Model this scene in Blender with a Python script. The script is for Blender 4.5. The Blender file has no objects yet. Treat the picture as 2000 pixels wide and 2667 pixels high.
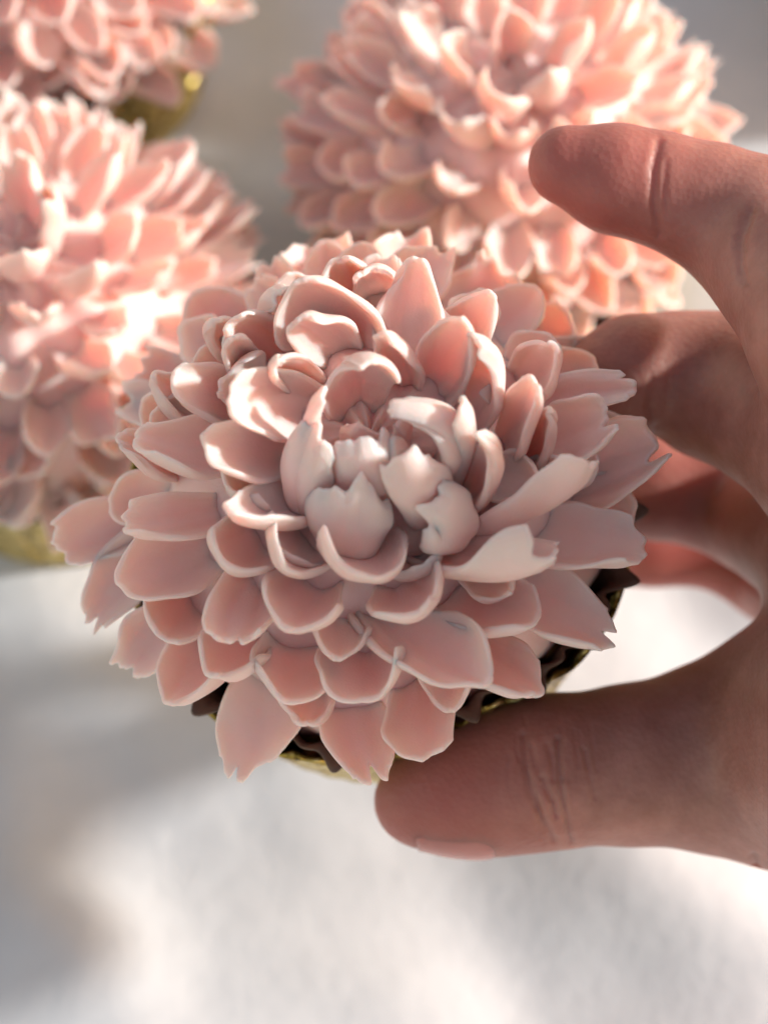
import bpy, math, random
import numpy as np
from mathutils import Matrix, Vector

# ------------------------------------------------------------------ camera, light, exposure
scene = bpy.context.scene
COL = scene.collection
PITCH = math.radians(66)
FPX = 5200.0                       # focal length in pixels of the 2000 px wide photograph
R_ = np.array([1.0, 0, 0])
U_ = np.array([0, math.sin(PITCH), math.cos(PITCH)])
F_ = np.array([0, math.cos(PITCH), -math.sin(PITCH)])
CUP_H = 0.032
CAM = np.array([0.0, 0.0, CUP_H + 0.343 * (math.sin(PITCH) - math.cos(PITCH) * 893 / FPX)])

def P(u, v, d):
    return CAM + d * (R_ * (u - 1000) / FPX + U_ * (1333.5 - v) / FPX + F_)

def ray(u, v):
    return R_ * (u - 1000) / FPX + U_ * (1333.5 - v) / FPX + F_

cam_d = bpy.data.cameras.new('camera')
cam = bpy.data.objects.new('camera', cam_d)
COL.objects.link(cam)
cam.location = CAM
cam.rotation_euler = (math.radians(90) - PITCH, 0, 0)
cam_d.sensor_fit = 'HORIZONTAL'
cam_d.sensor_width = 36
cam_d.lens = 36 * FPX / 2000
cam_d.clip_start = 0.01
cam_d.clip_end = 50
cam_d.dof.use_dof = True
cam_d.dof.focus_distance = 0.248
cam_d.dof.aperture_fstop = 15.0
scene.camera = cam

SUN_AZ, SUN_EL = math.radians(84), math.radians(22.5)    # azimuth from +Y towards +X
sun_dir = Vector((math.cos(SUN_EL) * math.sin(SUN_AZ), math.cos(SUN_EL) * math.cos(SUN_AZ), math.sin(SUN_EL)))
world = bpy.data.worlds.new('World')
scene.world = world
world.use_nodes = True
wn = world.node_tree
wn.nodes.clear()
sky = wn.nodes.new('ShaderNodeTexSky')
sky.sky_type = 'NISHITA'
sky.sun_disc = False
sky.sun_elevation = SUN_EL
sky.sun_rotation = SUN_AZ
wmix = wn.nodes.new('ShaderNodeMixRGB')
wmix.blend_type = 'MULTIPLY'
wmix.inputs[0].default_value = 1.0
wmix.inputs[2].default_value = (1.0, 0.715, 0.505, 1)
bg = wn.nodes.new('ShaderNodeBackground')
bg.inputs[1].default_value = 0.15
wo = wn.nodes.new('ShaderNodeOutputWorld')
wn.links.new(sky.outputs[0], wmix.inputs[1])
wn.links.new(wmix.outputs[0], bg.inputs[0])
wn.links.new(bg.outputs[0], wo.inputs[0])

sun_d = bpy.data.lights.new('sun', 'SUN')
sun_d.energy = 2.1
sun_d.angle = math.radians(4.0)
sun_d.color = (1.0, 0.97, 0.93)
sun = bpy.data.objects.new('sun', sun_d)
COL.objects.link(sun)
sun.rotation_euler = (-sun_dir).to_track_quat('-Z', 'Y').to_euler()
sun.location = sun_dir * 2

scene.view_settings.view_transform = 'Standard'
scene.view_settings.look = 'None'
scene.view_settings.exposure = 1.33
scene.view_settings.gamma = 1.0
scene.render.engine = 'CYCLES'
scene.cycles.use_denoising = True
scene.cycles.max_bounces = 10

# ------------------------------------------------------------------ helpers
rnd = random.Random(7)

def link(o, parent=None):
    COL.objects.link(o)
    if parent is not None:
        o.parent = parent
    return o

def mesh_np(name, V, F, mat, smooth=True):
    me = bpy.data.meshes.new(name)
    V = np.asarray(V, dtype=np.float32)
    F = np.asarray(F, dtype=np.int32)
    me.vertices.add(len(V))
    me.vertices.foreach_set('co', V.ravel())
    k = F.shape[1]
    me.loops.add(F.size)
    me.loops.foreach_set('vertex_index', F.ravel())
    me.polygons.add(len(F))
    me.polygons.foreach_set('loop_start', np.arange(0, F.size, k, dtype=np.int32))
    me.polygons.foreach_set('loop_total', np.full(len(F), k, dtype=np.int32))
    me.polygons.foreach_set('use_smooth', np.full(len(F), smooth))
    me.update()
    me.validate()
    me.materials.append(mat)
    return me

def empty(name, M, label, cat, group=None):
    o = bpy.data.objects.new(name, None)
    o.empty_display_size = 0.01
    COL.objects.link(o)
    o.matrix_world = M
    o['label'] = label
    o['category'] = cat
    if group:
        o['group'] = group
    return o

def nodes(name):
    m = bpy.data.materials.new(name)
    m.use_nodes = True
    nt = m.node_tree
    b = nt.nodes['Principled BSDF']
    return m, nt, b

def noise(nt, scale, detail=3, rough=0.5, coord='Object'):
    tc = nt.nodes.new('ShaderNodeTexCoord')
    n = nt.nodes.new('ShaderNodeTexNoise')
    n.inputs['Scale'].default_value = scale
    n.inputs['Detail'].default_value = detail
    n.inputs['Roughness'].default_value = rough
    nt.links.new(tc.outputs[coord], n.inputs['Vector'])
    return n

def ramp(nt, fac, stops):
    r = nt.nodes.new('ShaderNodeValToRGB')
    while len(r.color_ramp.elements) < len(stops):
        r.color_ramp.elements.new(0.5)
    for e, (p, c) in zip(r.color_ramp.elements, stops):
        e.position = p
        e.color = (*c, 1)
    nt.links.new(fac, r.inputs[0])
    return r

def bump(nt, b, height, strength, dist):
    bp = nt.nodes.new('ShaderNodeBump')
    bp.inputs['Strength'].default_value = strength
    bp.inputs['Distance'].default_value = dist
    nt.links.new(height, bp.inputs['Height'])
    nt.links.new(bp.outputs[0], b.inputs['Normal'])
    return bp

# ------------------------------------------------------------------ materials
def petal_material(name, c1, c2, sss):
    m, nt, b = nodes(name)
    n = noise(nt, 140, 4)
    r = ramp(nt, n.outputs['Fac'], [(0.3, c1), (0.7, c2)])
    nt.links.new(r.outputs[0], b.inputs['Base Color'])
    b.inputs['Roughness'].default_value = 0.36
    b.inputs['Specular IOR Level'].default_value = 0.38
    b.inputs['Subsurface Weight'].default_value = sss
    b.inputs['Subsurface Radius'].default_value = (1.0, 0.42, 0.32)
    b.inputs['Subsurface Scale'].default_value = 0.0050
    g = noise(nt, 2600, 3, 0.6)
    bump(nt, b, g.outputs['Fac'], 0.25, 0.0004)
    return m

M_PETAL = petal_material('dusty_pink_frosting', (0.86, 0.59, 0.545), (0.90, 0.645, 0.605), 0.8)
M_SALMON = petal_material('salmon_frosting', (0.88, 0.60, 0.555), (0.91, 0.655, 0.61), 0.8)

M_GOLD, nt, b = nodes('gold_foil')
b.inputs['Metallic'].default_value = 0.85
b.inputs['Roughness'].default_value = 0.36
n = noise(nt, 330, 4, 0.65)
r = ramp(nt, n.outputs['Fac'], [(0.36, (0.26, 0.17, 0.025)), (0.52, (0.56, 0.41, 0.10)), (0.66, (0.84, 0.71, 0.32))])
nt.links.new(r.outputs[0], b.inputs['Base Color'])
tc = nt.nodes.new('ShaderNodeTexCoord')
vo = nt.nodes.new('ShaderNodeTexVoronoi')
vo.feature = 'DISTANCE_TO_EDGE'
vo.inputs['Scale'].default_value = 260
nt.links.new(tc.outputs['Object'], vo.inputs['Vector'])
rr = ramp(nt, vo.outputs['Distance'], [(0.0, (0, 0, 0)), (0.16, (1, 1, 1))])
bump(nt, b, rr.outputs[0], 0.9, 0.0012)

M_BROWN, nt, b = nodes('brown_paper')
n = noise(nt, 300, 4)
r = ramp(nt, n.outputs['Fac'], [(0.3, (0.075, 0.040, 0.026)), (0.7, (0.12, 0.066, 0.044))])
nt.links.new(r.outputs[0], b.inputs['Base Color'])
b.inputs['Roughness'].default_value = 0.5

M_PAPER, nt, b = nodes('white_paper')
n = noise(nt, 55, 5, 0.6)
r = ramp(nt, n.outputs['Fac'], [(0.3, (0.565, 0.585, 0.61)), (0.7, (0.635, 0.655, 0.68))])
nt.links.new(r.outputs[0], b.inputs['Base Color'])
b.inputs['Roughness'].default_value = 0.38
b.inputs['Specular IOR Level'].default_value = 0.4
g = noise(nt, 130, 6, 0.6)
bump(nt, b, g.outputs['Fac'], 0.20, 0.002)

M_SKIN, nt, b = nodes('skin')
n = noise(nt, 170, 6, 0.7)
r = ramp(nt, n.outputs['Fac'], [(0.34, (0.31, 0.142, 0.112)), (0.68, (0.42, 0.212, 0.172))])
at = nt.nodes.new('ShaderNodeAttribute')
at.attribute_name = 'flush_and_glow'
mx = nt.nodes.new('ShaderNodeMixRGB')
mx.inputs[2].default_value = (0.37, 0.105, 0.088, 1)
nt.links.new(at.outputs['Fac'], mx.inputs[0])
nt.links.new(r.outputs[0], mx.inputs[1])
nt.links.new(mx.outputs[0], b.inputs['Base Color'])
b.inputs['Roughness'].default_value = 0.46
b.inputs['Specular IOR Level'].default_value = 0.4
b.inputs['Subsurface Weight'].default_value = 0.6
b.inputs['Subsurface Radius'].default_value = (1.0, 0.22, 0.12)
b.inputs['Subsurface Scale'].default_value = 0.009
tc = nt.nodes.new('ShaderNodeTexCoord')
vo = nt.nodes.new('ShaderNodeTexVoronoi')
vo.inputs['Scale'].default_value = 1300
nt.links.new(tc.outputs['Object'], vo.inputs['Vector'])
bump(nt, b, vo.outputs['Distance'], 0.22, 0.0003)

M_NAIL, nt, b = nodes('nail')
n = noise(nt, 200, 2)
r = ramp(nt, n.outputs['Fac'], [(0.3, (0.42, 0.155, 0.13)), (0.7, (0.48, 0.20, 0.17))])
nt.links.new(r.outputs[0], b.inputs['Base Color'])
b.inputs['Roughness'].default_value = 0.22
b.inputs['Subsurface Weight'].default_value = 0.4
b.inputs['Subsurface Radius'].default_value = (1.0, 0.3, 0.2)
b.inputs['Subsurface Scale'].default_value = 0.003

# ------------------------------------------------------------------ tabletop
def tabletop():
    def axis(lo, hi, fine_lo, fine_hi, step):
        a = list(np.linspace(lo, fine_lo, 12, endpoint=False)) + list(np.arange(fine_lo, fine_hi, step)) + list(np.linspace(fine_hi, hi, 12))
        return np.array(a)
    xs = axis(-0.7, 0.7, -0.16, 0.16, 0.0014)
    ys = axis(-0.5, 0.9, -0.02, 0.40, 0.0014)
    X, Y = np.meshgrid(xs, ys, indexing='ij')
    Z = np.zeros_like(X)
    rs = np.random.RandomState(5)
    for k in range(26):                                   # soft crumples of the sheet
        wl = rs.uniform(0.016, 0.09)
        th = rs.normal(-0.72, 0.5)
        ph = rs.uniform(0, 6.28)
        ph2 = rs.uniform(0, 6.28)
        q = (X * math.cos(th + 1.57) + Y * math.sin(th + 1.57)) / wl * 6.28 + ph + 1.3 * np.sin((X * math.cos(th) + Y * math.sin(th)) / (wl * 2.3) * 6.28 + ph2)
        Z += 0.0056 * wl * np.sin(q)
    Z -= 0.55 * Z[np.abs(X) < .16].max()
    nx, ny = X.shape
    V = np.stack([X, Y, Z], -1).reshape(-1, 3)
    i, j = np.meshgrid(np.arange(nx - 1), np.arange(ny - 1), indexing='ij')
    a = (i * ny + j).ravel()
    F = np.stack([a, a + ny, a + ny + 1, a + 1], 1)
    o = bpy.data.objects.new('tabletop', mesh_np('tabletop', V, F, M_PAPER))
    COL.objects.link(o)
    o['kind'] = 'structure'
tabletop()

# ------------------------------------------------------------------ petals
def smooth01(x):
    x = np.clip(x, 0, 1)
    return x * x * (3 - 2 * x)

def petal_mesh(name, L, w, kind, seed, mat, curl=None, cup=None, hook=None, jag=None, ns=20, nt=27, T0=0.0020):
    """A piped frosting petal: x runs from the root to the tip, z is the inner (hollow) side."""
    rs = np.random.RandomState(seed)
    D = {'S': (0.10, 66, 0.06, 0.07), 'T': (0.06, 54, 0.02, 0.20), 'R': (0.08, 60, 0.05, 0.08), 'B': (0.24, 60, -0.04, 0.10), 'U': (0.08, 74, 0.08, 0.07)}[kind]
    curl = D[0] if curl is None else curl
    cup = D[1] if cup is None else cup
    hook = D[2] if hook is None else hook
    jag = D[3] if jag is None else jag
    jag = jag * min(1.0, 1.05 * w / L)                    # a narrow ribbon cannot tear deeply
    s = np.linspace(0, 1, ns)[:, None] ** 0.9
    t = np.linspace(-1, 1, nt)[None, :]
    # torn end: the length varies across the petal
    E = np.zeros(nt)
    tt = t[0]
    for f, a in ((1.7, .55), (3.6, .33), (8.2, .16), (17, .10)):
        E += a * np.sin(f * tt * rs.uniform(.8, 1.2) + rs.uniform(0, 6.28))
    if kind in 'TB' and jag > 0:
        for q in range(rs.randint(1, 4)):
            c = rs.uniform(-.8, .8)
            E -= rs.uniform(.4, 1.2) * np.exp(-((tt - c) / rs.uniform(.09, .24)) ** 2)
        E += np.convolve(rs.normal(0, .16, nt + 4), [.2, .3, .3, .2, 0], 'valid')[:nt]
    E = np.convolve(np.pad(np.clip(E, -1.7, 1.1), 1, mode='edge'), np.array([1, 3, 1]) / 5, 'valid')
    E = 1 + jag * E
    rc = {'S': .26, 'T': .08, 'R': .30, 'B': .14, 'U': .24}[kind]
    E = E - rc * np.abs(tt) ** 2.6
    x = s * (1 + (E[None, :] - 1) * smooth01((s - .35) / .65))
    we = {'S': .86, 'T': rs.uniform(.42, .78), 'R': .62, 'B': .80, 'U': .70}[kind]      # width left at the torn end
    wb = {'S': .55, 'T': .48, 'R': .50, 'B': .62, 'U': .55}[kind]
    prof = wb + (1 - wb) * np.sin(np.clip(x / .60, 0, 1) * np.pi / 2)
    prof = prof * (1 - (1 - we) * smooth01((x - .45) / .6))
    if kind in 'SRU':                                     # corners of the end rounded off
        prof = prof * (1 - .22 * smooth01((x - .78) / .25))
    prof = prof * (1 + 0.05 * np.sin(5 * x + rs.uniform(0, 6)) * np.sign(t))
    W = w * prof
    phi = math.radians(cup) * (.75 + .25 * smooth01(x / .7))
    asym = rs.uniform(-.30, .30)
    twist = rs.uniform(-.38, .38)
    phi = phi * (1 + rs.uniform(-.12, .12) * np.sin(4 * x + rs.uniform(0, 6)))
    Rr = W / (2 * np.sin(np.clip(phi, .05, 1.5)))
    ang = phi * (t + asym * x)
    if rs.uniform() < .40 and kind != 'B':                                # one edge of the ribbon folds over
        sg = rs.choice([-1, 1])
        ang = ang + sg * rs.uniform(.3, .75) * smooth01((sg * t - .35) / .65) * smooth01((x - .35) / .55)
    if rs.uniform() < .30:                                # or flares out
        sg = rs.choice([-1, 1])
        ang = ang - sg * rs.uniform(.2, .55) * smooth01((sg * t - .3) / .7) * smooth01((x - .45) / .5)
    yy = Rr * np.sin(ang)
    zz = Rr * (1 - np.cos(ang))
    edge = np.abs(t) ** 3 * smooth01((x - .2) / .5)
    zz = zz + w * edge * (.030 * np.sin(7 * x + 2.0 * t + rs.uniform(0, 6)) + .022 * np.sin(15 * x - 3 * t + rs.uniform(0, 6)))
    yy = yy + w * edge * .02 * np.sin(11 * x + rs.uniform(0, 6))
    tw = twist * x * x
    yy, zz = yy * np.cos(tw) - zz * np.sin(tw), yy * np.sin(tw) + zz * np.cos(tw)
    bow = -curl * L * 4 * x * (1 - x)
    hook = hook + rs.uniform(-.07, .05)
    hk = hook * L * np.clip((x - .55) / .45, 0, 2) ** 2
    sway = rs.uniform(-.09, .09) * L * x * x
    I = np.stack([L * x - 0.35 * hk, yy + sway, zz + bow + hk], -1)
    # uneven piping ridges along the petal
    rid = np.zeros_like(x * t)
    for q in range(4):
        rid = rid + rs.uniform(.2, 1) * np.sin(t * rs.uniform(2, 9) + x * rs.uniform(-3, 5) + rs.uniform(0, 6))
    I[..., 2] += 0.00013 * rid
    drag = np.zeros(nt)                                   # fine drag lines left by the piping tip
    for q in range(6):
        drag += rs.uniform(.3, 1) * np.sin(tt * rs.uniform(8, 26) + rs.uniform(0, 6))
    I[..., 2] += 0.000008 * drag[None, :] * (.4 + x)
    du = np.gradient(I, axis=0)
    dv = np.gradient(I, axis=1)
    n = np.cross(du, dv)
    n /= np.linalg.norm(n, axis=-1, keepdims=True) + 1e-12
    for q in range(3):                                    # even the normals so that torn corners do not crumple
        m_ = np.pad(n, ((1, 1), (1, 1), (0, 0)), mode='edge')
        n = (2 * n + m_[:-2, 1:-1] + m_[2:, 1:-1] + m_[1:-1, :-2] + m_[1:-1, 2:]) / 6
        n /= np.linalg.norm(n, axis=-1, keepdims=True) + 1e-12
    th = T0 * (1 - .45 * np.clip(x, 0, 1)) * (1 - .55 * np.abs(t) ** 2)
    th = th * (1 - .35 * smooth01((s - .85) / .15))
    th = th * (1 + .22 * np.sin(9 * x + 3 * t + rs.uniform(0, 6)) * np.abs(t) + .16 * np.sin(6 * t + rs.uniform(0, 6)) * smooth01((x - .6) / .4))
    O = I - n * th[..., None]
    mid = (I + O) / 2
    # boundary loop, pushed out a little so that the rim is round
    idx = [(0, j) for j in range(nt)] + [(i, nt - 1) for i in range(1, ns)] + [(ns - 1, j) for j in range(nt - 2, -1, -1)] + [(i, 0) for i in range(ns - 2, 0, -1)]
    ed = []
    for (i, j) in idx:
        out = np.zeros(3)
        if j == nt - 1: out += dv[i, j] / (np.linalg.norm(dv[i, j]) + 1e-12)
        if j == 0: out -= dv[i, j] / (np.linalg.norm(dv[i, j]) + 1e-12)
        if i == ns - 1: out += du[i, j] / (np.linalg.norm(du[i, j]) + 1e-12)
        l = np.linalg.norm(out)
        if l > 0: out /= l
        ed.append(mid[i, j] + out * th[i, j] * .45)
    V = np.concatenate([I.reshape(-1, 3), O.reshape(-1, 3), np.array(ed)])
    i, j = np.meshgrid(np.arange(ns - 1), np.arange(nt - 1), indexing='ij')
    a = (i * nt + j).ravel()
    top = np.stack([a, a + nt, a + nt + 1, a + 1], 1)
    bot = np.stack([a, a + 1, a + nt + 1, a + nt], 1) + ns * nt
    nI = ns * nt
    side = []
    m = len(idx)
    for q in range(m):
        q2 = (q + 1) % m
        A = idx[q][0] * nt + idx[q][1]
        B = idx[q2][0] * nt + idx[q2][1]
        side.append((A, B, 2 * nI + q2, 2 * nI + q))
        side.append((2 * nI + q, 2 * nI + q2, nI + B, nI + A))
    F = np.concatenate([top, bot, np.array(side)])
    return mesh_np(name, V, F, mat)

def frame(base, tip, up, roll=0.0):
    X = tip - base
    L = np.linalg.norm(X)
    X = X / L
    Z = up - X * np.dot(up, X)
    Z /= np.linalg.norm(Z) + 1e-9
    Y = np.cross(Z, X)
    c, s_ = math.cos(math.radians(roll)), math.sin(math.radians(roll))
    Y, Z = Y * c + Z * s_, Z * c - Y * s_
    M = Matrix(((X[0], Y[0], Z[0], base[0]), (X[1], Y[1], Z[1], base[1]), (X[2], Y[2], Z[2], base[2]), (0, 0, 0, 1)))
    return M, L

DOME = np.array([0.0300, 0.0300, 0.0300])      # frosting mound, centred on the rim of the cup
RIM = 0.0347

# ------------------------------------------------------------------ cup, liner, mound
def lathe_rows(rows, n, ang_off=0.0):
    V = np.concatenate([np.stack([r * np.cos(a), r * np.sin(a), z], -1) for (r, z, a) in rows])
    F = []
    for k in range(len(rows) - 1):
        i = np.arange(n)
        j = (i + 1) % n
        F.append(np.stack([k * n + i, k * n + j, (k + 1) * n + j, (k + 1) * n + i], 1))
    return V, np.concatenate(F)

def dented(V):
    """the wall pressed in where the thumb pushes"""
    V = V.copy()
    ph = np.arctan2(V[:, 1], V[:, 0])
    d = (ph - math.radians(-64) + math.pi) % (2 * math.pi) - math.pi
    f = 1 - 0.13 * np.exp(-(d / .42) ** 2) * np.clip(V[:, 2] / .02, 0, 1)
    V[:, 0] *= f; V[:, 1] *= f
    return V

GOLD_H = 0.0300

def cup_mesh(press=False):
    n = 288
    a = np.arange(n) / n * 2 * math.pi
    lob = 0.5 + 0.5 * np.cos(24 * a)
    ple = np.cos(48 * a)
    rows = []
    one = np.ones(n)
    for f in (0.02, 0.5, 0.97): rows.append((0.0305 * f * one, 0.0 * one, a))
    for f in np.linspace(0, 1, 9):
        r = 0.0305 + (RIM - 0.0305) * f + 0.00028 * ple * (0.4 + 0.6 * f)
        z = 0.0006 + (GOLD_H - 0.0022) * f + f ** 6 * 0.0022 * lob
        rows.append((r * one, z * one, a))
    rows.append((RIM * one + 0.0003, rows[-1][1] + 0.00015, a))
    for f in np.linspace(1, 0, 7):
        r = 0.0299 + (RIM - 0.0006 - 0.0299) * f + 0.00028 * ple * (0.4 + 0.6 * f)
        z = 0.0012 + (GOLD_H - 0.0028) * f + f ** 6 * 0.0022 * lob
        rows.append((r * one, z * one, a))
    for f in (0.95, 0.5, 0.02): rows.append((0.0299 * f * one, 0.0012 * one, a))
    V, F = lathe_rows(rows, n)
    return mesh_np('foil_cup', dented(V) if press else V, F, M_GOLD)

def liner_mesh(press=False):
    n = 528
    a = np.arange(n) / n * 2 * math.pi
    tri = 0.8 * np.cos(44 * a)
    lob = np.cos(22 * a + 0.5 * np.sin(3 * a))
    rows = []
    one = np.ones(n)
    prof = [(0.0285, 0.006), (0.0305, 0.018), (0.0318, 0.0275), (0.0327, 0.0308), (0.0337, 0.0330), (0.0346, 0.0337)]
    for k, (r, z) in enumerate(prof):
        f = k / 5
        rows.append((r + 0.0009 * tri * (.3 + f) + f ** 3 * 0.0013 * lob, z + f ** 2 * 0.0010 * tri - f ** 3 * 0.0009 * lob, a))
    for k, (r, z) in list(enumerate(prof))[::-1]:
        f = k / 5
        rows.append((r + 0.0009 * tri * (.3 + f) + f ** 3 * 0.0013 * lob - 0.00025, z + f ** 2 * 0.0010 * tri - f ** 3 * 0.0009 * lob + 0.00025, a))
    V, F = lathe_rows(rows, n)
    return mesh_np('paper_liner', dented(V) if press else V, F, M_BROWN)

def mound_mesh(mat, press=False):
    nu, nv = 96, 40
    V = []
    for k in range(nv):
        th = math.pi * 0.62 * k / (nv - 1) + 0.001
        for q in range(nu):
            ph = q / nu * 2 * math.pi
            w = (1 + 0.055 * max(0.0, min(1.0, (th - 1.1) / .35))) - 0.03 + 0.02 * math.sin(7 * ph + 5 * th) + 0.015 * math.sin(13 * ph - 9 * th)
            V.append((DOME[0] * w * math.sin(th) * math.cos(ph), DOME[1] * w * math.sin(th) * math.sin(ph), CUP_H + DOME[2] * w * math.cos(th)))
    F = []
    for k in range(nv - 1):
        for q in range(nu):
            F.append((k * nu + q, (k + 1) * nu + q, (k + 1) * nu + (q + 1) % nu, k * nu + (q + 1) % nu))
    V = np.array(V)
    return mesh_np('frosting_mound', dented(V) if press else V, F, mat)

CUP, LINER = cup_mesh(), liner_mesh()

def base_parts(root, mat, press=False):
    for nm, me in (('foil_cup', cup_mesh(True) if press else CUP), ('paper_liner', liner_mesh(True) if press else LINER), ('frosting_mound', mound_mesh(mat, press))):
        o = bpy.data.objects.new(nm, me)
        link(o, root)

def meridian_up(m):
    """towards the flower's centre along the mound, at local point m (from the mound's centre)"""
    o = m / np.linalg.norm(m)
    A = np.array([0, 0, 1.0])
    t = A - o * np.dot(A, o)
    return t / (np.linalg.norm(t) + 1e-6)

# ------------------------------------------------------------------ the cupcake in the hand
RIMC = P(980, 1345, 0.2716)
AX = np.array([-0.03, -0.085, 0.996]); AX /= np.linalg.norm(AX)
FX = np.array([1.0, 0, 0]); FX -= AX * np.dot(FX, AX); FX /= np.linalg.norm(FX)
FY = np.cross(AX, FX)
B3 = np.stack([FX, FY, AX], 1)                 # local -> world
base_w = RIMC - AX * CUP_H
Mroot = Matrix(((FX[0], FY[0], AX[0], base_w[0]), (FX[1], FY[1], AX[1], base_w[1]), (FX[2], FY[2], AX[2], base_w[2]), (0, 0, 0, 1)))
front = empty('flower_cupcake', Mroot, 'sharp dusty pink cupcake of ragged petals, gripped between thumb and fingers', 'cupcake', 'pink flower cupcakes')
base_parts(front, M_PETAL, True)

def shell(u, v, k):
    """local point (from the mound's centre) where the sight line meets the mound swollen k times"""
    o = B3.T @ (CAM - RIMC)
    d = B3.T @ ray(u, v)
    a = DOME * k
    oo, dd = o / a, d / a
    A = dd @ dd; Bq = oo @ dd; C = oo @ oo - 1
    disc = Bq * Bq - A * C
    t = (-Bq - math.sqrt(disc)) / A if disc > 0 else -Bq / A
    return o + d * t, t

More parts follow.
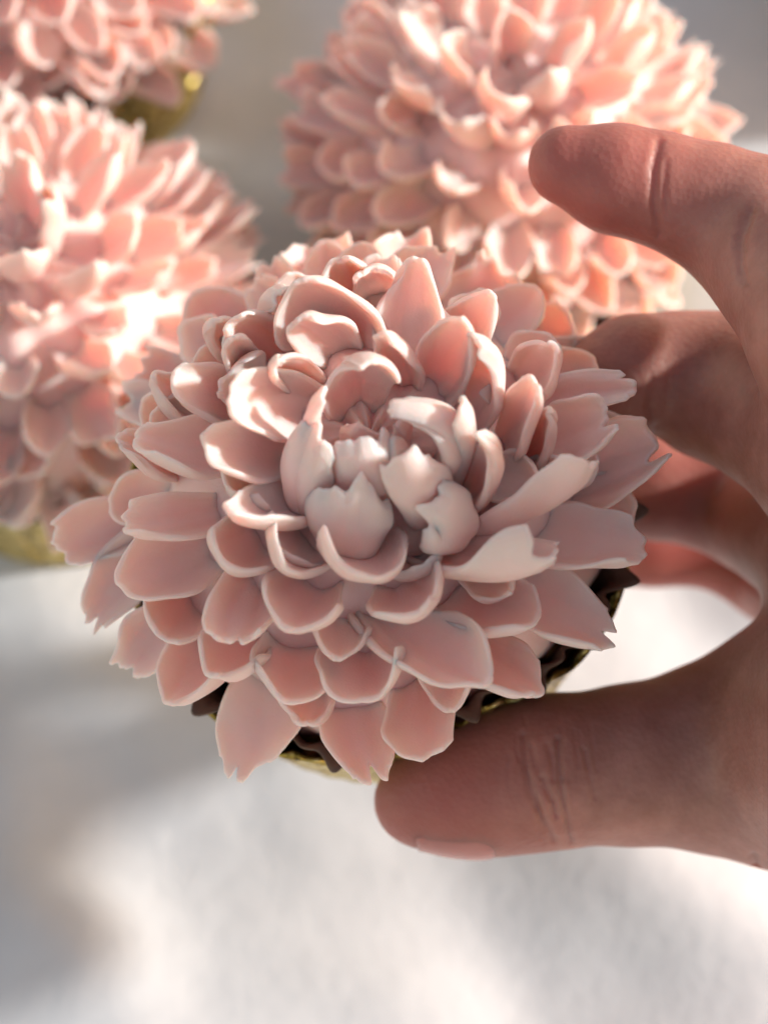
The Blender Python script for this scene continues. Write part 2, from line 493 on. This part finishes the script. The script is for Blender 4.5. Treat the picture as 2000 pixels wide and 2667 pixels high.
# root px, tip px, width px, kind, tip swell, roll, extra
PETALS = [
 # top of the flower, behind the centre
 (930, 905, 790, 712, 235, 'R', 1.42, -18, {}),
 (1045, 925, 1105, 674, 165, 'R', 1.42, 12, {}),
 (955, 800, 882, 684, 110, 'T', 1.36, 0, {}),
 (1000, 800, 985, 712, 130, 'T', 1.34, 0, {}),
 (1195, 900, 1258, 764, 130, 'R', 1.34, 10, {}),
 (1120, 1040, 1212, 836, 150, 'R', 1.50, 12, {}),
 (1235, 1080, 1300, 880, 140, 'T', 1.52, 10, dict(hook=.15, jag=.06)),
 (1060, 1030, 1038, 885, 110, 'T', 1.44, 10, dict(jag=.06)),
 (930, 1090, 915, 922, 185, 'R', 1.46, 0, dict(cup=60, hook=.1)),
 (1135, 1225, 1085, 1040, 135, 'B', 1.42, 10, dict(hook=.28, jag=.06, nb=1)),
 (1165, 1225, 1210, 1058, 100, 'T', 1.46, 10, dict(jag=.06, cup=60)),
 (1215, 1290, 1285, 1138, 115, 'R', 1.52, 20, {}),
 (1110, 1330, 1055, 1150, 160, 'B', 1.36, 0, dict(curl=.2, cup=50)),
 (1190, 1390, 1110, 1310, 175, 'B', 1.28, 0, dict(jag=.14, cup=48, curl=.18)),
 (1310, 1160, 1382, 1010, 130, 'T', 1.50, 12, dict(jag=.07)),
 (1360, 1200, 1425, 1060, 120, 'R', 1.36, 10, {}),
 (1350, 1010, 1440, 900, 140, 'R', 1.34, 0, {}),
 (1370, 1050, 1645, 985, 115, 'T', 1.40, 0, {}),
 (1410, 1190, 1590, 1070, 175, 'T', 1.40, 0, {}),
 (1500, 1280, 1730, 1185, 180, 'T', 1.40, 0, {}),
 (1280, 1330, 1570, 1200, 215, 'T', 1.52, -30, dict(jag=.07, cup=55)),
 (1400, 1390, 1670, 1390, 200, 'T', 1.36, 0, dict(jag=.06)),
 (1160, 1440, 1480, 1450, 215, 'T', 1.46, -10, dict(cup=52)),
 (1340, 1520, 1590, 1650, 190, 'T', 1.36, 0, {}),
 (1210, 1570, 1385, 1630, 195, 'S', 1.30, 0, {}),
 (1250, 1690, 1385, 1815, 170, 'R', 1.36, 0, {}),
 (1010, 1620, 1275, 1765, 205, 'R', 1.40, 0, dict(jag=.06)),
 (1045, 1520, 1065, 1600, 205, 'S', 1.36, 20, {}),
 (950, 1410, 975, 1500, 205, 'S', 1.34, 15, {}),
 # buds round the centre, seen from outside
 (905, 1425, 915, 1268, 215, 'B', 1.22, 0, dict(jag=.24, cup=44, curl=.15)),
 (805, 1315, 800, 1112, 165, 'B', 1.28, -6, dict(jag=.17, cup=44, curl=.13)),
 (955, 1310, 938, 1138, 180, 'B', 1.30, 0, dict(jag=.12, cup=40, curl=.12)),
 (880, 1190, 868, 1050, 75, 'B', 1.36, -15, {}),
 (1010, 1240, 1000, 1150, 90, 'B', 1.24, 0, {}),
 (955, 1175, 950, 1118, 115, 'R', 1.20, 0, dict(jag=0)),
 (1015, 1165, 1035, 1110, 105, 'R', 1.20, 0, dict(jag=0)),
 # left side
 (850, 1070, 615, 1055, 180, 'T', 1.46, 0, dict(cup=55, jag=.06)),
 (820, 1000, 700, 950, 95, 'T', 1.42, 0, dict(jag=.06)),
 (890, 920, 755, 842, 150, 'T', 1.40, 0, dict(jag=.06)),
 (640, 1050, 455, 1000, 140, 'T', 1.38, 0, dict(jag=.06)),
 (540, 1060, 385, 990, 120, 'R', 1.32, 0, {}),
 (730, 930, 600, 822, 150, 'T', 1.36, 0, dict(jag=.07)),
 (750, 850, 690, 790, 100, 'T', 1.34, 0, dict(jag=.07)),
 (640, 930, 550, 840, 90, 'R', 1.34, 0, {}),
 (680, 990, 580, 900, 95, 'T', 1.36, 0, dict(jag=.07)),
 (620, 1170, 355, 1150, 160, 'T', 1.40, 0, dict(jag=.05, cup=50)),
 (470, 1200, 325, 1125, 130, 'T', 1.34, 0, dict(jag=.05)),
 (740, 1190, 545, 1170, 150, 'T', 1.40, 0, dict(jag=.05, cup=50)),
 (790, 1300, 575, 1305, 150, 'S', 1.42, 0, dict(jag=.10)),
 (570, 1330, 325, 1360, 135, 'T', 1.40, 0, dict(jag=.10)),
 (390, 1350, 165, 1440, 140, 'T', 1.36, 0, {}),
 (360, 1450, 235, 1620, 150, 'T', 1.34, 0, {}),
 (530, 1430, 300, 1530, 195, 'R', 1.40, 0, {}),
 (500, 1530, 410, 1650, 185, 'S', 1.28, 0, {}),
 (440, 1650, 325, 1750, 140, 'T', 1.34, 0, dict(jag=.2)),
 (665, 1390, 600, 1490, 175, 'S', 1.30, 0, {}),
 (795, 1390, 770, 1490, 190, 'S', 1.30, 0, {}),
 (660, 1510, 555, 1675, 170, 'T', 1.40, 0, {}),
 (815, 1510, 760, 1630, 190, 'S', 1.36, 0, {}),
 (640, 1640, 525, 1750, 175, 'R', 1.36, 0, {}),
 (540, 1710, 455, 1850, 170, 'R', 1.36, 0, {}),
 (765, 1680, 750, 1820, 205, 'S', 1.27, 0, {}),
 (930, 1690, 940, 1830, 210, 'S', 1.28, 0, {}),
 (690, 1790, 630, 2015, 215, 'T', 1.36, 0, dict(cup=30)),
 (900, 1840, 955, 2035, 185, 'T', 1.36, 0, dict(cup=30)),
 (1085, 1800, 1130, 1975, 170, 'T', 1.38, 0, dict(cup=36, jag=.09)),
 (880, 1600, 890, 1712, 130, 'R', 1.20, 0, {}),
 (1330, 1270, 1500, 1230, 120, 'R', 1.28, 0, {}),
 (1240, 1480, 1330, 1540, 130, 'R', 1.18, 0, {}),
 (1150, 1690, 1190, 1850, 130, 'R', 1.24, 0, {}),
 (800, 1780, 790, 1890, 130, 'R', 1.18, 0, {}),
]
for k, (bu, bv, tu, tv, w, kind, sw, roll, ex) in enumerate(PETALS):
    if kind != 'B' and np.linalg.norm(shell(bu, bv, 1.0)[0][:2]) > .010:   # the root sits deeper in the mound than what one sees of it
        bu, bv = bu + .22 * (bu - tu), bv + .22 * (bv - tv)
    b0, tb = shell(bu, bv, 0.90 if kind != 'B' else 1.0)
    t0, tt_ = shell(tu, tv, sw)
    if t0[2] < 0.003:                      # tips at the edge lie over the rim of the cup, not through it
        o_, d_ = B3.T @ (CAM - RIMC), B3.T @ ray(tu, tv)
        tt_ = (0.003 - o_[2]) / d_[2]
        t0 = o_ + d_ * tt_
    if b0[2] < 0.007: b0 = b0 * np.array([.97, .97, 0]) + np.array([0, 0, 0.007])
    m = 0.6 * b0 + 0.4 * t0
    up = meridian_up(m)
    if kind == 'B' and not ex.pop('nb', 0):   # buds bend over the heart: their hollow faces the mound
        up = .45 * up - m / np.linalg.norm(m)
    M, L = frame(b0 + np.array([0, 0, CUP_H]), t0 + np.array([0, 0, CUP_H]), up, roll)
    wm = w * (0.45 * tb + 0.55 * tt_) / FPX
    me = petal_mesh('petal', L, wm, kind, 100 + k, M_PETAL, nt=37, ns=24, **ex)
    o = bpy.data.objects.new('petal', me)
    link(o, front)
    o.matrix_basis = M

# ------------------------------------------------------------------ filler and the other cupcakes
VAR = {}
def variant(mat, kind, q):
    key = (mat.name, kind, q)
    if key not in VAR:
        VAR[key] = petal_mesh('petal', 1.0 * 0.016, 0.0115, kind, 500 + q * 7 + ord(kind), mat, ns=16, nt=19, T0=0.0027)
    return VAR[key]

def ring(root, mat, theta, count, lens, swell_dir, kinds, rs, off=0.0, wsc=1.0, skip=None, spin=16, side=.22):
    for q in range(count):
        ph = 2 * math.pi * (q + off + rs.uniform(-.16, .16)) / count
        th = math.radians(theta + rs.uniform(-4, 4))
        if skip and skip(ph, th): continue
        d = np.array([math.sin(th) * math.cos(ph), math.sin(th) * math.sin(ph), math.cos(th)])
        b0 = DOME * 0.95 * d
        up = meridian_up(d)
        X = d - up * math.tan(math.radians(swell_dir + rs.uniform(-12, 12)))
        X += np.cross(d, up) * rs.uniform(-side, side)
        X /= np.linalg.norm(X)
        L = lens * rs.uniform(.85, 1.15)
        M, _ = frame(b0 + np.array([0, 0, CUP_H]), b0 + X * L + np.array([0, 0, CUP_H]), up, rs.uniform(-spin, spin))
        kind = kinds[rs.randint(len(kinds))]
        o = bpy.data.objects.new('petal', variant(mat, kind, rs.randint(7)))
        link(o, root)
        sc = L / 0.016
        ws = wsc * rs.uniform(.88, 1.15)
        o.matrix_basis = M @ Matrix.Diagonal((sc, ws, (sc + ws) / 2, 1))

rsf = np.random.RandomState(3)
hidden = lambda ph, th: False
ring(front, M_PETAL, 82, 17, 0.0120, -6, 'RT', rsf, wsc=.95, skip=lambda ph, th: math.sin(ph) < 0.45)
ring(front, M_PETAL, 78, 19, 0.0095, 12, 'TRT', rsf, .2, wsc=.62, side=.3, skip=lambda ph, th: math.sin(ph) < 0.15)
ring(front, M_PETAL, 64, 17, 0.0088, 16, 'TRU', rsf, .6, wsc=.60, side=.3, skip=lambda ph, th: math.sin(ph) < -0.45)
ring(front, M_PETAL, 48, 13, 0.0068, 16, 'TRU', rsf, .1, wsc=.60, side=.3, skip=lambda ph, th: math.sin(ph) < -0.2)
ring(front, M_PETAL, 32, 8, 0.0075, 12, 'TRU', rsf, .5, wsc=.62, side=.3)

def back_cupcake(u, v, label, mat, seed, spin, at=None, size=1.0, droop=False):
    d = ray(u, v)
    t = (CUP_H - CAM[2]) / d[2]
    p = CAM + d * t if at is None else at
    root = empty('flower_cupcake', Matrix.Translation((p[0], p[1], 0.0)) @ Matrix.Rotation(spin, 4, 'Z') @ Matrix.Scale(size, 4), label, 'cupcake', 'pink flower cupcakes')
    base_parts(root, mat)
    rs = np.random.RandomState(seed)
    K = dict(spin=24, side=.26)
    ring(root, mat, 11, 5, 0.0132, 8, 'TU', rs, wsc=.62, **K)
    ring(root, mat, 24, 9, 0.0136, 12, 'TUT', rs, .3, wsc=.60, **K)
    ring(root, mat, 37, 14, 0.0124, 15, 'TUU', rs, .6, wsc=.62, **K)
    ring(root, mat, 49, 18, 0.0124, 16, 'TUT', rs, .2, wsc=.62, **K)
    ring(root, mat, 60, 20, 0.0124, 15, 'TUU', rs, .5, wsc=.62, **K)
    ring(root, mat, 70, 20, 0.0136, 12, 'TUT', rs, .1, wsc=.62, **K)
    ring(root, mat, 79, 20, 0.0124, 6, 'TUT', rs, .4, wsc=.62, **K)
    ring(root, mat, 86, 20, 0.0108, -4, 'TRU', rs, .7, wsc=.66, **K)
    if droop: ring(root, mat, 94, 20, 0.0130, 4, 'TRU', rs, .2, wsc=.66, **K)
    return root

back_cupcake(1318, 445, 'pink flower cupcake standing on the paper behind the index finger, right side glaring in sun', M_SALMON, 26, 0.4, size=0.95)
back_cupcake(112, 862, 'salmon pink flower cupcake on the left, standing between the held cupcake and the corner one', M_SALMON, 33, 1.3, size=0.95)
back_cupcake(62, -125, 'shaded pink flower cupcake cut off by the top left corner', M_SALMON, 47, 2.2, droop=True)

# unseen cupcake added beyond the right edge to shade the paper between the others
back_cupcake(0, 0, 'unseen pink flower cupcake added right of the one behind the index finger, for its shadow', M_SALMON, 61, 0.9, at=(0.118, 0.262, 0))

# ------------------------------------------------------------------ hand
def build_hand():
    def cap(pts):
        q = []
        for (u, v, d, r) in pts:
            q.append((P(u, v, d), r * d / FPX))
        return [(q[i][0], q[i + 1][0], q[i][1], q[i + 1][1]) for i in range(len(q) - 1)]
    index = cap([(1478, 430, .258, 106), (1600, 464, .258, 142), (1720, 492, .258, 146), (1850, 538, .258, 164), (1965, 598, .257, 192), (2150, 850, .243, 198), (2330, 1120, .222, 245)])
    middle = cap([(1590, 1000, .272, 138), (1650, 975, .272, 155), (1760, 965, .273, 152), (1850, 1000, .273, 192), (1950, 1025, .271, 205), (2190, 1200, .252, 203), (2410, 1380, .229, 245)])
    ringf = cap([(1510, 1250, .296, 130), (1700, 1262, .296, 143), (1850, 1275, .297, 155), (1980, 1330, .294, 165), (2430, 1590, .243, 240)])
    pinky = cap([(1550, 1436, .316, 92), (1700, 1436, .316, 92), (1860, 1438, .316, 94), (2010, 1510, .314, 112), (2440, 1780, .262, 205)])
    thumb = cap([(1088, 2088, .270, 116), (1190, 2062, .270, 165), (1300, 2035, .270, 185), (1430, 2010, .270, 194), (1650, 1992, .272, 203), (1850, 1975, .274, 235), (2080, 1950, .272, 300), (2440, 1930, .250, 420)])
    palm = cap([(2330, 1120, .222, 260), (2640, 1460, .213, 360), (3100, 1850, .200, 570)]) + \
           cap([(2410, 1380, .229, 260), (2690, 1580, .220, 360), (3100, 1850, .200, 570)]) + \
           cap([(2430, 1590, .243, 250), (2710, 1700, .230, 350), (3100, 1850, .200, 570)]) + \
           cap([(2440, 1780, .262, 220), (2730, 1820, .244, 330), (3100, 1850, .200, 570)]) + \
           cap([(2080, 1950, .272, 240), (2400, 1500, .255, 230)]) + cap([(2165, 860, .243, 190), (2210, 1190, .251, 200), (2230, 1420, .266, 190), (2290, 1640, .285, 180)]) + \
           cap([(2440, 1930, .250, 420), (3100, 1850, .200, 570), (3900, 2100, .172, 730)])
    groups = [(index, .0012), (middle, .0012), (ringf, .0012), (pinky, .0012), (thumb, .0025), (palm, .006)]
    allp = np.array([p for g, _ in groups for c in g for p in (c[0], c[1])])
    allr = np.array([r for g, _ in groups for c in g for r in (c[2], c[3])])
    lo = (allp - allr[:, None]).min(0) - .004
    hi = (allp + allr[:, None]).max(0) + .004
    h = 0.00085
    dims = np.ceil((hi - lo) / h).astype(int) + 1
    ax = [lo[i] + h * np.arange(dims[i]) for i in range(3)]
    X, Y, Z = np.meshgrid(*[a.astype(np.float32) for a in ax], indexing='ij')
    def cone(c):
        a, b_, r0, r1 = c
        ab = (b_ - a).astype(np.float32)
        px, py, pz = X - np.float32(a[0]), Y - np.float32(a[1]), Z - np.float32(a[2])
        t = np.clip((px * ab[0] + py * ab[1] + pz * ab[2]) / np.float32(ab @ ab), 0, 1)
        px -= t * ab[0]; py -= t * ab[1]; pz -= t * ab[2]
        return np.sqrt(px * px + py * py + pz * pz) - (np.float32(r0) + t * np.float32(r1 - r0))
    def smin(a, b_, k):
        k = np.float32(k)
        hh = np.clip(.5 + .5 * (b_ - a) / k, 0, 1)
        return b_ + (a - b_) * hh - k * hh * (1 - hh)
    D = None
    parts = []
    for g, k in groups:
        d = cone(g[0])
        for c in g[1:]:
            d = smin(d, cone(c), k)
        parts.append(d)
    fingers = parts[0]
    for d in parts[1:4]:
        fingers = smin(fingers, d, .0006)
    D = smin(smin(parts[4], parts[5], .010), fingers, .004)
    # surface nets
    S = D < 0
    nx, ny, nz = D.shape
    cnt = np.zeros((nx - 1, ny - 1, nz - 1), np.int8)
    corners = [(i, j, k) for i in (0, 1) for j in (0, 1) for k in (0, 1)]
    for (i, j, k) in corners:
        cnt += S[i:nx - 1 + i, j:ny - 1 + j, k:nz - 1 + k]
    act = np.argwhere((cnt > 0) & (cnt < 8))
    vid = -np.ones(cnt.shape, np.int32)
    vid[act[:, 0], act[:, 1], act[:, 2]] = np.arange(len(act))
    acc = np.zeros((len(act), 3)); num = np.zeros(len(act))
    for c0 in corners:
        for axn in range(3):
            if c0[axn] == 1: continue
            c1 = list(c0); c1[axn] = 1
            f0 = D[act[:, 0] + c0[0], act[:, 1] + c0[1], act[:, 2] + c0[2]]
            f1 = D[act[:, 0] + c1[0], act[:, 1] + c1[1], act[:, 2] + c1[2]]
            cr = (f0 < 0) != (f1 < 0)
            t = np.where(cr, f0 / np.where(cr, f0 - f1, 1), 0)
            p = np.array(c0, float)[None, :] + t[:, None] * np.eye(3)[axn][None, :]
            acc += np.where(cr[:, None], p, 0); num += cr
    V = lo + h * (act + acc / num[:, None])
    F = []
    for axn in range(3):
        sl0 = [slice(None)] * 3; sl1 = [slice(None)] * 3
        sl0[axn] = slice(0, -1); sl1[axn] = slice(1, None)
        s0, s1 = S[tuple(sl0)], S[tuple(sl1)]
        e = np.argwhere(s0 != s1)
        b1, b2 = (axn + 1) % 3, (axn + 2) % 3
        e = e[(e[:, b1] > 0) & (e[:, b2] > 0) & (e[:, b1] < D.shape[b1] - 1) & (e[:, b2] < D.shape[b2] - 1)]
        flip = s0[e[:, 0], e[:, 1], e[:, 2]]
        def cell(o1, o2):
            q = e.copy(); q[:, b1] += o1; q[:, b2] += o2
            return vid[q[:, 0], q[:, 1], q[:, 2]]
        q = np.stack([cell(-1, -1), cell(0, -1), cell(0, 0), cell(-1, 0)], 1)
        q[~flip] = q[~flip][:, ::-1]
        F.append(q)
    F = np.concatenate(F)
    # light smoothing, then skin creases cut into the surface
    for it in range(3):
        s = np.zeros_like(V); c = np.zeros(len(V))
        for a_, b_ in ((0, 1), (1, 2), (2, 3), (3, 0)):
            np.add.at(s, F[:, a_], V[F[:, b_]]); np.add.at(c, F[:, a_], 1)
            np.add.at(s, F[:, b_], V[F[:, a_]]); np.add.at(c, F[:, b_], 1)
        V = .4 * V + .6 * s / c[:, None]
    def to_uv(Q):
        rel = Q - CAM
        dep = rel @ F_
        return np.stack([1000 + FPX * (rel @ R_) / dep, 1333.5 - FPX * (rel @ U_) / dep], 1)
    for rnd_ in range(2):                                 # finer faces where the skin creases are
        q = to_uv(V[F].mean(1))
        sel = np.zeros(len(F), bool)
        for (x0, y0, x1, y1) in ((1290, 1800, 1570, 2260), (1640, 330, 1780, 660), (1880, 500, 2010, 760), (1650, 950, 1740, 1140), (1930, 2180, 2040, 2340)):
            sel |= (q[:, 0] > x0) & (q[:, 0] < x1) & (q[:, 1] > y0) & (q[:, 1] < y1)
        S_ = F[sel]
        e = np.concatenate([S_[:, [0, 1]], S_[:, [1, 2]], S_[:, [2, 3]], S_[:, [3, 0]]])
        ue, inv = np.unique(np.sort(e, 1), axis=0, return_inverse=True)
        inv = inv.ravel() + len(V)
        m_ = len(S_)
        E_ = [inv[i * m_:(i + 1) * m_] for i in range(4)]
        cen = len(V) + len(ue) + np.arange(m_)
        V = np.concatenate([V, V[ue].mean(1), V[S_].mean(1)])
        new = np.concatenate([np.stack([S_[:, i], E_[i], cen, E_[(i - 1) % 4]], 1) for i in range(4)])
        F = np.concatenate([F[~sel], new])
    n = np.zeros_like(V)
    fn = np.cross(V[F[:, 2]] - V[F[:, 0]], V[F[:, 3]] - V[F[:, 1]])
    for a_ in range(4): np.add.at(n, F[:, a_], fn)
    n /= np.linalg.norm(n, axis=1, keepdims=True)
    facing = ((CAM - V) * n).sum(1) > 0
    rel = V - CAM
    dep = rel @ F_
    uv = np.stack([1000 + FPX * (rel @ R_) / dep, 1333.5 - FPX * (rel @ U_) / dep], 1)
    def groove(poly, width, depth, dlo, dhi):
        pts = []
        for (u0, v0), (u1, v1) in zip(poly[:-1], poly[1:]):
            for q in np.linspace(0, 1, 12): pts.append((u0 + (u1 - u0) * q, v0 + (v1 - v0) * q))
        pts = np.array(pts)
        sel = np.where(facing & (dep > dlo) & (dep < dhi) & (uv[:, 0] > pts[:, 0].min() - 60) & (uv[:, 0] < pts[:, 0].max() + 60) & (uv[:, 1] > pts[:, 1].min() - 60) & (uv[:, 1] < pts[:, 1].max() + 60))[0]
        if len(sel) == 0: return
        dd = np.sqrt(((uv[sel][:, None, :] - pts[None]) ** 2).sum(-1)).min(1)
        g = np.exp(-(dd / width) ** 2)
        V[sel] -= n[sel] * (depth * g)[:, None]
    groove([(1362, 1915), (1368, 1985), (1376, 2050), (1402, 2115), (1440, 2190)], 11, .00045, .2, .30)
    groove([(1452, 1925), (1456, 2000), (1462, 2070), (1476, 2130), (1486, 2195)], 10, .00050, .2, .30)
    groove([(1412, 2030), (1424, 2062), (1440, 2090), (1446, 2125)], 9, .00040, .2, .30)
    groove([(1385, 1950), (1398, 1990), (1405, 2020)], 10, .00022, .2, .30)
    groove([(1425, 1940), (1438, 1985), (1436, 2030)], 9, .00022, .2, .30)
    rs = np.random.RandomState(9)
    for q in range(15):                                   # fine wrinkles of the thumb joint
        u0 = 1330 + q * 15 + rs.uniform(-5, 5); v0 = rs.uniform(1860, 2080); L_ = rs.uniform(60, 150)
        sl = rs.uniform(.02, .32)
        groove([(u0, v0), (u0 + sl * L_ * .5 + rs.uniform(-6, 6), v0 + L_ * .5), (u0 + sl * L_, v0 + L_)], 6.5, rs.uniform(.00008, .00018), .2, .30)
    groove([(1716, 370), (1702, 440), (1700, 520), (1716, 610)], 13, .00045, .2, .30)
    groove([(1734, 420), (1728, 500), (1735, 560)], 9, .0002, .2, .30)
    groove([(1955, 545), (1930, 620), (1925, 690), (1935, 730)], 14, .0005, .2, .30)
    groove([(1936, 560), (1912, 640)], 10, .0002, .2, .30)
    groove([(1700, 990), (1690, 1060), (1705, 1110)], 12, .0003, .2, .30)
    groove([(1960, 2235), (1975, 2280), (2000, 2310)], 12, .0006, .2, .33)
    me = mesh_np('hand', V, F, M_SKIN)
    # blood shows in the finger ends; backlit glow painted on ring and pinky
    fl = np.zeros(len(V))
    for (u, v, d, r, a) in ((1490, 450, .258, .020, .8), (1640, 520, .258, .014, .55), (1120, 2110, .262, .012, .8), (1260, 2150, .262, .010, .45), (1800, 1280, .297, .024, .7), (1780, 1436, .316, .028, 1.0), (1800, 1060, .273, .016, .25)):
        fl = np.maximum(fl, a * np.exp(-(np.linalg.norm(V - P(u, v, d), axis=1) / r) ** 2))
    at_ = me.attributes.new('flush_and_glow', 'FLOAT', 'POINT')
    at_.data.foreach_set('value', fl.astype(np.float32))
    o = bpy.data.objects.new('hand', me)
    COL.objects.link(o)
    o['label'] = 'right hand reaching in from the right, thumb and fingers gripping the cupcake'
    o['category'] = 'hand'
    # thumb nail, seen almost edge-on along the lower side
    a0, a1 = P(1060, 2096, .270), P(1255, 2046, .270)
    axd = (a1 - a0) / np.linalg.norm(a1 - a0)
    nd = -U_ * .96 - F_ * .25
    nd -= axd * (nd @ axd); nd /= np.linalg.norm(nd)
    sd = np.cross(axd, nd)
    from mathutils.bvhtree import BVHTree
    bvh = BVHTree.FromPolygons([Vector(q) for q in V], [tuple(int(x) for x in q) for q in F])
    Vn = []
    na, nb = 15, 17
    for top in (1, 0):
        for i in range(na):
            f = i / (na - 1)
            c = a0 + (a1 - a0) * f
            half = math.radians(44) * (1 - .5 * max(0, (f - .7) / .3) ** 2 - .18 * max(0, (.25 - f) / .25) ** 2)
            for j in range(nb):
                g = (j / (nb - 1) * 2 - 1)
                d_ = nd * math.cos(g * half) + sd * math.sin(g * half)
                hit = bvh.ray_cast(Vector(c), Vector(d_))
                rad = (hit[0] - Vector(c)).length if hit[0] is not None else 0.008
                edge = max(abs(g), max(0, f - .6) / .4) ** 4
                rad += (0.00030 - 0.00060 * edge if f > .12 else 0.00030) if top else -0.0007
                Vn.append(c + rad * d_)
    Fn = []
    for top in (0, 1):
        for i in range(na - 1):
            for j in range(nb - 1):
                q = top * na * nb + i * nb + j
                f_ = (q, q + 1, q + nb + 1, q + nb)
                Fn.append(f_ if top == 0 else f_[::-1])
    bd = [(0, j) for j in range(nb)] + [(i, nb - 1) for i in range(1, na)] + [(na - 1, j) for j in range(nb - 2, -1, -1)] + [(i, 0) for i in range(na - 2, 0, -1)]
    for q in range(len(bd)):
        (i, j), (i2, j2) = bd[q], bd[(q + 1) % len(bd)]
        A, B = i * nb + j, i2 * nb + j2
        Fn.append((A, na * nb + A, na * nb + B, B))
    no = bpy.data.objects.new('thumb_nail', mesh_np('thumb_nail', Vn, Fn, M_NAIL))
    link(no, o)
build_hand()
